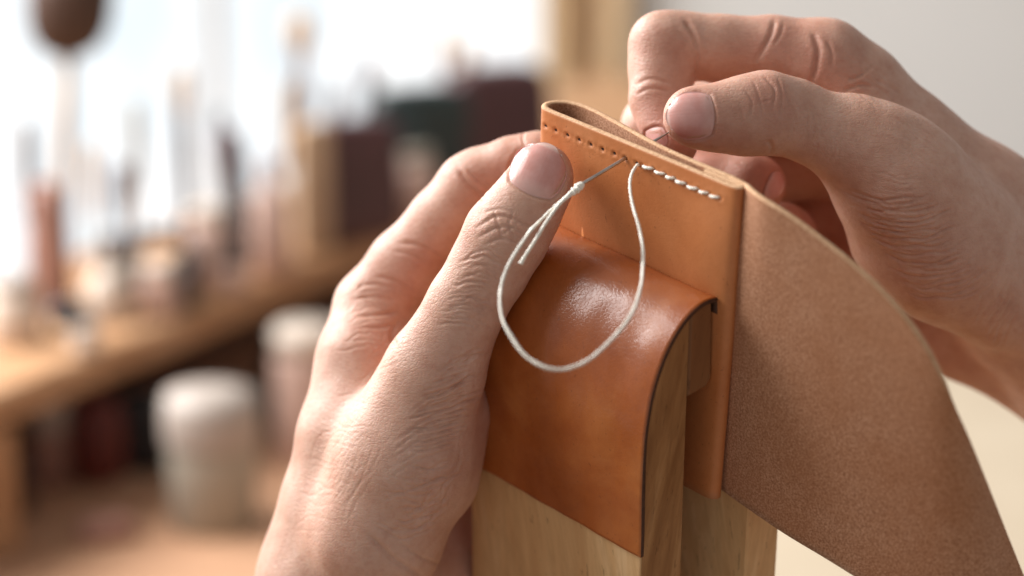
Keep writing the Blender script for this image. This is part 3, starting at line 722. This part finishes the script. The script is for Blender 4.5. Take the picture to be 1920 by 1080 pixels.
def lathe_vf(base, prof, seg=28, lean=(0, 0), sq=1.0):
    V = []; base = np.asarray(base, float)
    for r, z in prof:
        a = np.linspace(0, 2 * math.pi, seg, endpoint=False)
        V.append(base + np.stack([r * np.cos(a) + lean[0] * z, r * np.sin(a) * sq + lean[1] * z, np.full(seg, z)], 1))
    V = np.vstack(V); F = []; m = len(prof)
    for k in range(m - 1):
        for a in range(seg):
            b = (a + 1) % seg; F.append((k * seg + a, k * seg + b, (k + 1) * seg + b, (k + 1) * seg + a))
    F.append(tuple(range(seg))[::-1]); F.append(tuple((m - 1) * seg + a for a in range(seg)))
    return V, F
def softbox_vf(base, w, d, h, e=.45, rz=0., lean=(0, 0), taper=.1):
    nu, nv = 40, 22; V = []; base = np.asarray(base, float)
    for v in np.linspace(-math.pi / 2, math.pi / 2, nv):
        for u in np.linspace(-math.pi, math.pi, nu, endpoint=False):
            sg = lambda x, p: np.sign(x) * abs(x) ** p
            x = w / 2 * sg(math.cos(v), e) * sg(math.cos(u), e); y = d / 2 * sg(math.cos(v), e) * sg(math.sin(u), e); z = h / 2 * (1 + sg(math.sin(v), e))
            k = 1 - taper * z / h; x *= k; y *= k
            V.append(base + [x * math.cos(rz) - y * math.sin(rz) + lean[0] * z, x * math.sin(rz) + y * math.cos(rz) + lean[1] * z, z])
    F = []
    for a in range(nv - 1):
        for b in range(nu): F.append((a * nu + b, a * nu + (b + 1) % nu, (a + 1) * nu + (b + 1) % nu, (a + 1) * nu + b))
    return np.array(V), F
def flat(name, c, rough=.6, c2=None): return mat_simple(name, c, c2 or c, rough, 30)
OAK = mat_wood("bench_oak", "#a97b55", "#b98d67", "#c8a07c", stretch=(.1, 1, 1), scale=60, fleck=False)
PALEWOOD = mat_wood("window_wood", "#c4a27a", "#d3b48c", "#dec5a2", scale=40, fleck=False)
HANDLEWOOD = mat_wood("tool_handle_wood", "#b8987a", "#c8a98a", "#d6bb9d", scale=60, fleck=False)
BROWNWOOD = mat_wood("dark_mallet_wood", "#4a342a", "#5c4336", "#6d5142", scale=60, fleck=False)
SHELFW = mat_wood("worn_shelf_wood", "#b98a68", "#c99c7c", "#d4ab8c", stretch=(.1, 1, 1), scale=50, fleck=False)
PLASTER = mat_simple("grey_plaster", "#d6d4cf", "#dcdad6", .9, 3, .1, 60)
TABLE = mat_simple("pale_maple_table", "#b9a78e", "#c8b79f", .6, 4)
CREAM = flat("cream_ceramic", "#d8c8b8", .4, "#cdb9a8"); WHITEP = flat("white_plastic", "#ad9f94", .5); PINK = flat("pinkish_card", "#a87d6e", .6, "#9a6f60"); ROSE = flat("pale_rose_glaze", "#cfae9f", .5, "#c09d8d")
BLACK = flat("black_rubber", "#1d1a1b", .5, "#262224"); BURG = flat("burgundy_leather", "#472a2b", .5, "#553233"); GREENB = flat("green_black_leather", "#243030", .55, "#2c3a38"); REDB = flat("oxblood_leather", "#5a1d14", .5, "#6e281b")
GREYP = flat("grey_putty", "#aaa294", .6, "#9c9485"); STEELG = flat("dull_steel", "#77777a", .35)
SKY = mat_emit("overcast_sky", "#d8e2e8", 1.22)

# --- setting: bright outdoors, wall, window
def sheet(name, quad, m, kind="structure"):
    o = mesh_obj(name, np.array(quad), [(0, 1, 2, 3)], m, smooth=False); o["kind"] = kind; return o
yo = 3.8
sheet("sky", [(-2.6, yo, -.3), (1.0, yo, -.3), (1.0, yo, 3.0), (-2.6, yo, 3.0)], SKY)
yw = 2.9
xr = atY(1176, 300, yw)[0]
V, F = box_vf(((xr + 2.2) / 2, yw + .06, 1.2), ((2.2 - xr) / 2, 0, 0), (0, .06, 0), (0, 0, 1.4), .004)
tag(mesh_obj("wall", V, F, PLASTER, smooth=False), "pale grey plaster wall behind the right hand", "wall")
xl = atY(-60, 300, yw)[0]; xm = atY(1012, 300, yw)[0]
win = thing("window", ((xl + xr) / 2, yw, 0), "tall bright window with pale wooden jamb behind the tool bench", "window")
def bw(name, x0, x1, y0, y1, z0, z1, m, par):
    V, F = box_vf(((x0 + x1) / 2, (y0 + y1) / 2, (z0 + z1) / 2), ((x1 - x0) / 2, 0, 0), (0, (y1 - y0) / 2, 0), (0, 0, (z1 - z0) / 2), .003); return mesh_obj(name, V, F, m, par, smooth=False)
x1 = atY(1062, 300, yw)[0]; x2 = atY(1128, 300, yw)[0]
bw("jamb", xm, x1, yw - .03, yw + .05, 0, 2.4, PALEWOOD, win); bw("casing", x1 + .001, x2 - .001, yw + .02, yw + .06, 0, 2.4, mat_simple("pale_casing", "#cdb79b", "#d6c3aa", .6, 8), win); bw("jamb", x2, xr - .002, yw - .04, yw + .05, 0, 2.4, PALEWOOD, win)
bw("sill", xl, xm - .002, yw - .05, yw + .06, .32, .37, PALEWOOD, win); bw("mullion", atY(395, 300, yw)[0], atY(418, 300, yw)[0], yw, yw + .03, .371, 2.4, WHITEP, win)
GL = NT("window_glass"); GL.set(Base_Color=(1, 1, 1, 1), Roughness=.02); GL.b.inputs["Transmission Weight"].default_value = 1; GL.b.inputs["IOR"].default_value = 1.02
bw("pane", xl, xm - .002, yw + .034, yw + .037, .371, 2.4, GL.m, win)
V, F = box_vf((0, 2.0, -.02), (2.4, 0, 0), (0, 2.2, 0), (0, 0, .02), .002); o = mesh_obj("floor", V, F, mat_wood("floor_boards", "#9b7650", "#ad8861", "#bd9a73", stretch=(.1, 1, 1), scale=20, fleck=False), smooth=False); o["kind"] = "structure"

# --- pale table low on the right
c0 = G(1380, 1250, .74); c1 = G(2150, 640, .74)
tb = thing("side_table", ((c0[0] + c1[0]) / 2, (c0[1] + c1[1]) / 2, 0), "pale maple table top behind the leather flap at lower right", "table")
bw("table_top", c0[0], c1[0], c0[1], c1[1], .715, .74, TABLE, tb)
for x in (c0[0] + .04, c1[0] - .04):
    for y in (c0[1] + .04, c1[1] - .04): bw("leg", x - .02, x + .02, y - .02, y + .02, 0, .7145, TABLE, tb)

# --- tool bench with its lower shelf
A, B = G(-10, 742, ZB), G(742, 430, ZB); ed = (B - A) / np.linalg.norm(B - A); pe = np.array([-ed[1], ed[0], 0])
A2 = A - ed * .10; B2 = B + ed * .75; W_ = .17
bn = thing("tool_bench", tuple((A2 + B2) / 2 * [1, 1, 0]), "oak tool bench with a lower shelf, blurred behind the left hand", "bench")
def slab(name, Z, th, w0, w1, m, a=A2, b=B2):
    c = (a + b) / 2 + pe * (w0 + w1) / 2; c[2] = Z - th / 2
    V, F = box_vf(c, ed * np.linalg.norm(b - a) / 2, pe * (w1 - w0) / 2, (0, 0, th / 2), .003); return mesh_obj(name, V, F, m, bn, smooth=False)
slab("bench_top", ZB, .022, 0, W_, OAK); slab("lower_shelf", ZS, .02, -.34, W_ - .01, SHELFW)
slab("back_board", ZB - .0225, ZB - .0225 - ZS - .0005, W_ - .03, W_ - .012, BROWNWOOD)
pp = G(20, 742, ZB)
for q in (pp + pe * .02 - ed * .012, B2 + pe * .02 - ed * .03, A2 + pe * (W_ - .06) + ed * .03, B2 + pe * (W_ - .06) - ed * .03):
    V, F = box_vf((q[0], q[1], (ZS - .0205) / 2), ed * .016, pe * .016, (0, 0, (ZS - .0205) / 2), .002); mesh_obj("leg", V, F, OAK, bn, smooth=False)
V, F = box_vf((pp[0], pp[1], (ZB - .0225 + ZS) / 2 + .0005) + pe * .02, ed * .013, pe * .013, (0, 0, (ZB - .0225 - ZS) / 2 - .001), .002); mesh_obj("post", V, F, OAK, bn, smooth=False)

def spot(px, py, Z):
    b = G(px, py, Z); s = (b - CAM) @ CF / FPX; return b, s            # base point, metres per picture pixel
def turned(name, px, py, Z, parts, label, cat, lean=(0, 0), sq=1., group=None):
    """a turned thing: parts = [(part name, material, [(radius px, height px), ...]), ...]"""
    b, s = spot(px, py, Z); k = s / math.cos(PITCH)
    if len(parts) == 1:
        V, F = lathe_vf(b, [(r * s, z * k) for r, z in parts[0][2]], lean=lean, sq=sq); return tag(mesh_obj(name, V, F, parts[0][1], origin=b), label, cat, group)
    t = thing(name, tuple(b), label, cat, group)
    for pn, m, pr in parts:
        V, F = lathe_vf(b, [(r * s, z * k) for r, z in pr], lean=lean, sq=sq); mesh_obj(pn, V, F, m, t)
    return t
def soft(name, px, py, Z, w, d, h, m, label, cat, e=.45, rz=0., lean=(0, 0), taper=.1, group=None):
    b, s = spot(px, py, Z); V, F = softbox_vf(b, w * s, d * s, h * s / math.cos(PITCH), e, rz, lean, taper); return tag(mesh_obj(name, V, F, m, origin=b), label, cat, group)

# tools and pots on the bench top, from the left
turned("tool_cup", 102, 585, ZB, [("cup", PINK, [(34, 0), (36, 4), (35, 200), (36, 236), (32, 236), (31, 20), (2, 18)])], "dull pink tall cup holding the dark headed mallet", "cup")
b, s = spot(102, 585, ZB)
turned("mallet", 108, 585, ZB, [("handle", HANDLEWOOD, [(12, 24), (13, 150), (13, 330), (12, 470)]), ("head", BROWNWOOD, [(14, 466), (32, 471), (56, 487), (73, 520), (78, 570), (75, 610), (64, 640), (20, 648)])],
       "wooden mallet with dark round head standing in a cup, far left", "mallet", lean=(.085, 0))
turned("ink_pot", 128, 605, ZB, [("pot", BLACK, [(34, 0), (38, 4), (38, 26), (30, 34), (28, 40), (12, 42)])], "small black pot beside the pink tool cup", "pot")
turned("jar", 30, 640, ZB, [("body", CREAM, [(44, 0), (50, 8), (50, 84), (40, 96)]), ("lid", WHITEP, [(42, 96.5), (43, 118), (38, 122)])], "cream jar at the left edge of the bench", "jar")
turned("bottle", 205, 600, ZB, [("body", CREAM, [(38, 0), (42, 6), (42, 70), (20, 100)]), ("cap", WHITEP, [(15, 100.5), (15, 128), (12, 130)])], "squat cream bottle right of the black pot", "bottle")
bt, st = spot(300, 560, ZB); ang = np.linspace(0, 2 * math.pi, 60)
V, F = tube(np.stack([bt[0] + 62 * st * np.cos(ang), bt[1] + 0 * ang + .01 * np.sin(ang), bt[2] + 66 * st + 52 * st * np.sin(ang)], 1), 13 * st, 12)
tag(mesh_obj("cord_ring", V, F, BLACK, origin=bt), "black ring of cord standing on the bench", "cord ring")
turned("jar", 300, 590, ZB, [("body", ROSE, [(34, 0), (38, 5), (38, 70), (32, 80)]), ("lid", CREAM, [(33, 80.5), (33, 96), (28, 99)])], "pale rose jar in front of the black ring", "jar")
turned("brush", 352, 520, ZB, [("handle", BROWNWOOD, [(9, 0), (12, 60), (15, 230), (13, 300)]), ("bristle_head", HANDLEWOOD, [(14, 300.5), (17, 330), (16, 375), (9, 384)])], "slim brush with brown handle, bristles up", "brush")
turned("jar", 395, 540, ZB, [("body", ROSE, [(36, 0), (40, 6), (40, 118), (34, 128)]), ("lid", CREAM, [(35, 128.5), (35, 150), (30, 154)])], "tall rose jar between slim brush and black iron", "jar")
turned("slicking_iron", 468, 500, ZB, [("blade", BLACK, [(20, 0), (24, 20), (22, 160)]), ("grip", BURG, [(22, 160.5), (28, 190), (30, 235), (18, 250)])], "black slicking iron leaning left", "tool", lean=(-.16, .05))
turned("bottle", 510, 510, ZB, [("body", ROSE, [(34, 0), (38, 6), (38, 130), (18, 165)]), ("cap", PINK, [(16, 165.5), (16, 205), (13, 208)])], "pale rose bottle next to an upright wood block", "bottle")
soft("wood_block", 588, 470, ZB, 62, 44, 235, HANDLEWOOD, "upright tan wood block standing on the bench", "wood block", .18, .3, taper=.02)
turned("brush", 570, 400, ZB, [("handle", BURG, [(8, 0), (10, 120), (13, 230), (9, 285)]), ("knob", HANDLEWOOD, [(11, 285.5), (24, 310), (26, 340), (18, 362), (6, 368)])], "round knobbed awl rising above the wood block", "awl")
soft("pouch", 668, 450, ZB, 190, 70, 225, BURG, "dark burgundy pouch right of the wood block", "pouch", .35, .5)
turned("bottle", 690, 432, ZB, [("body", PINK, [(36, 0), (40, 8), (40, 96), (22, 128)]), ("cap", ROSE, [(17, 128.5), (17, 152), (14, 155)])], "dull pink bottle before the burgundy pouch", "bottle")
soft("tool_roll", 765, 390, ZB, 230, 80, 225, GREENB, "green black tool roll with sloping top", "tool roll", .4, .5, (.1, 0))
turned("jar", 775, 415, ZB, [("body", ROSE, [(38, 0), (42, 8), (42, 100), (34, 112)]), ("lid", GREYP, [(35, 112.5), (35, 132), (30, 136)])], "rose jar before the green black tool roll", "jar")
soft("bag", 930, 330, ZB, 230, 90, 205, BURG, "wide burgundy bag just left of the case", "bag", .4, .5)
turned("bottle", 960, 318, ZB, [("body", PINK, [(40, 0), (46, 8), (46, 110), (30, 135), (24, 138)]), ("cap", BURG, [(24, 138.5), (24, 160), (20, 164)])], "wide pink bottle in front of the burgundy bag", "bottle")
turned("brush", 838, 330, ZB, [("handle", BROWNWOOD, [(8, 0), (11, 140), (9, 215)]), ("bristle_head", HANDLEWOOD, [(11, 215.5), (14, 235), (12, 262), (6, 268)])], "short brush behind the tool roll, tip above it", "brush")
# pots on the lower shelf
turned("bottle", 98, 905, ZS, [("body", PINK, [(34, 0), (38, 5), (38, 92), (34, 100)]), ("cap", WHITEP, [(36, 100.5), (38, 112), (38, 165), (30, 182), (14, 188)])], "pink bottle with white cap on the lower shelf", "bottle")
soft("leather_roll", 188, 905, ZS, 100, 80, 165, REDB, "oxblood red leather roll on the lower shelf", "leather roll", .6)
soft("pouch", 272, 880, ZS, 110, 70, 150, BLACK, "black pouch between red roll and white tub", "pouch", .5)
turned("tub", 402, 985, ZS, [("body", GREYP, [(74, 0), (80, 5), (84, 150), (84, 160)]), ("lid", WHITEP, [(88, 160.5), (90, 170), (90, 225), (84, 250), (40, 262)])], "grey tub with large white lid on the lower shelf", "tub")
turned("bottle", 520, 800, ZS, [("body", BLACK, [(24, 0), (27, 5), (27, 120), (12, 150)]), ("cap", BLACK, [(11, 150.5), (11, 176), (8, 178)])], "thin black bottle behind the white lidded tub", "bottle")
turned("tub", 580, 860, ZS, [("body", ROSE, [(58, 0), (62, 5), (64, 190), (60, 205)]), ("lid", CREAM, [(63, 205.5), (64, 240), (56, 250)])], "tall rose tub half hidden by the left hand", "tub")

# more small things along the bench and shelf
for i, (px, py, kind, hgt, r, m1, m2, lab, cat) in enumerate([
    (60, 560, 0, 330, 12, BROWNWOOD, PINK, "brown chisel upright left of the pink tool cup", "chisel"),
    (175, 520, 0, 250, 13, HANDLEWOOD, GREYP, "pale handled chisel right of the mallet", "chisel"),
    (232, 500, 0, 190, 15, BURG, BROWNWOOD, "burgundy handled awl behind the black ring", "awl"),
    (268, 490, 0, 300, 12, GREYP, HANDLEWOOD, "tall grey punch behind the black ring", "punch"),
    (425, 470, 0, 265, 13, BLACK, BURG, "black punch beside the tall rose jar", "punch"),
    (540, 455, 0, 300, 12, HANDLEWOOD, CREAM, "pale bone folder before the knobbed awl", "bone folder"),
    (622, 405, 0, 250, 12, BROWNWOOD, HANDLEWOOD, "brown edge tool at the left end of the burgundy pouch", "edge tool"),
    (705, 365, 0, 255, 13, BURG, PINK, "burgundy handled punch behind the burgundy pouch", "punch"),
    (880, 320, 0, 245, 12, HANDLEWOOD, BROWNWOOD, "pale handled punch behind the burgundy bag", "punch"),
    (248, 560, 1, 70, 26, BLACK, GREYP, "short black jar left of the rose jar", "jar"),
    (348, 575, 1, 60, 24, BLACK, BLACK, "short black jar right of the rose jar", "jar"),
    (440, 545, 1, 66, 26, ROSE, BLACK, "small rose jar with black lid by the bench edge", "jar"),
    (160, 660, 1, 46, 26, CREAM, WHITEP, "small cream pot at the bench edge below the black pot", "pot")]):
    if kind == 0: turned(cat.replace(" ", "_"), px, py, ZB, [("blade", m2, [(r * .45, 0), (r * .5, hgt * .45)]), ("grip", m1, [(r * .7, hgt * .45 + .5), (r, hgt * .6), (r * 1.15, hgt * .85), (r * .9, hgt * .97), (r * .3, hgt)])], lab, cat, lean=(RNG.uniform(-.06, .06), 0))
    else: turned(cat, px, py, ZB, [("body", m1, [(r * .9, 0), (r, 4), (r, hgt * .7), (r * .9, hgt * .76)]), ("lid", m2, [(r * .95, hgt * .76 + .5), (r * .95, hgt), (r * .8, hgt + 2)])], lab, cat)
soft("leather_roll", 330, 880, ZS, 60, 60, 120, BURG, "small burgundy roll tucked behind the white lidded tub", "leather roll", .6)
soft("sponge", 200, 1010, ZS, 110, 70, 40, PINK, "flat pink sponge lying at the front of the lower shelf", "sponge", .4, .4)
turned("jar", 30, 960, ZS, [("body", BROWNWOOD, [(30, 0), (34, 5), (34, 80), (28, 88)]), ("lid", BLACK, [(30, 88.5), (30, 108), (26, 111)])], "dark brown jar by the bench post", "jar")
soft("pouch", 735, 415, ZB, 130, 60, 185, GREENB, "upright green black pouch left of the tool roll", "pouch", .35, .5)
soft("knife_sheath", 452, 490, ZB, 52, 30, 240, BURG, "narrow dark sheath standing behind the slicking iron", "sheath", .3, .2, (-.06, 0))
soft("wax_block", 318, 548, ZB, 110, 50, 62, BLACK, "low black wax block behind the rose jar", "wax block", .3, .4)
soft("wax_block", 225, 520, ZB, 70, 40, 80, BROWNWOOD, "brown wax block left of the black ring", "wax block", .3, .2)
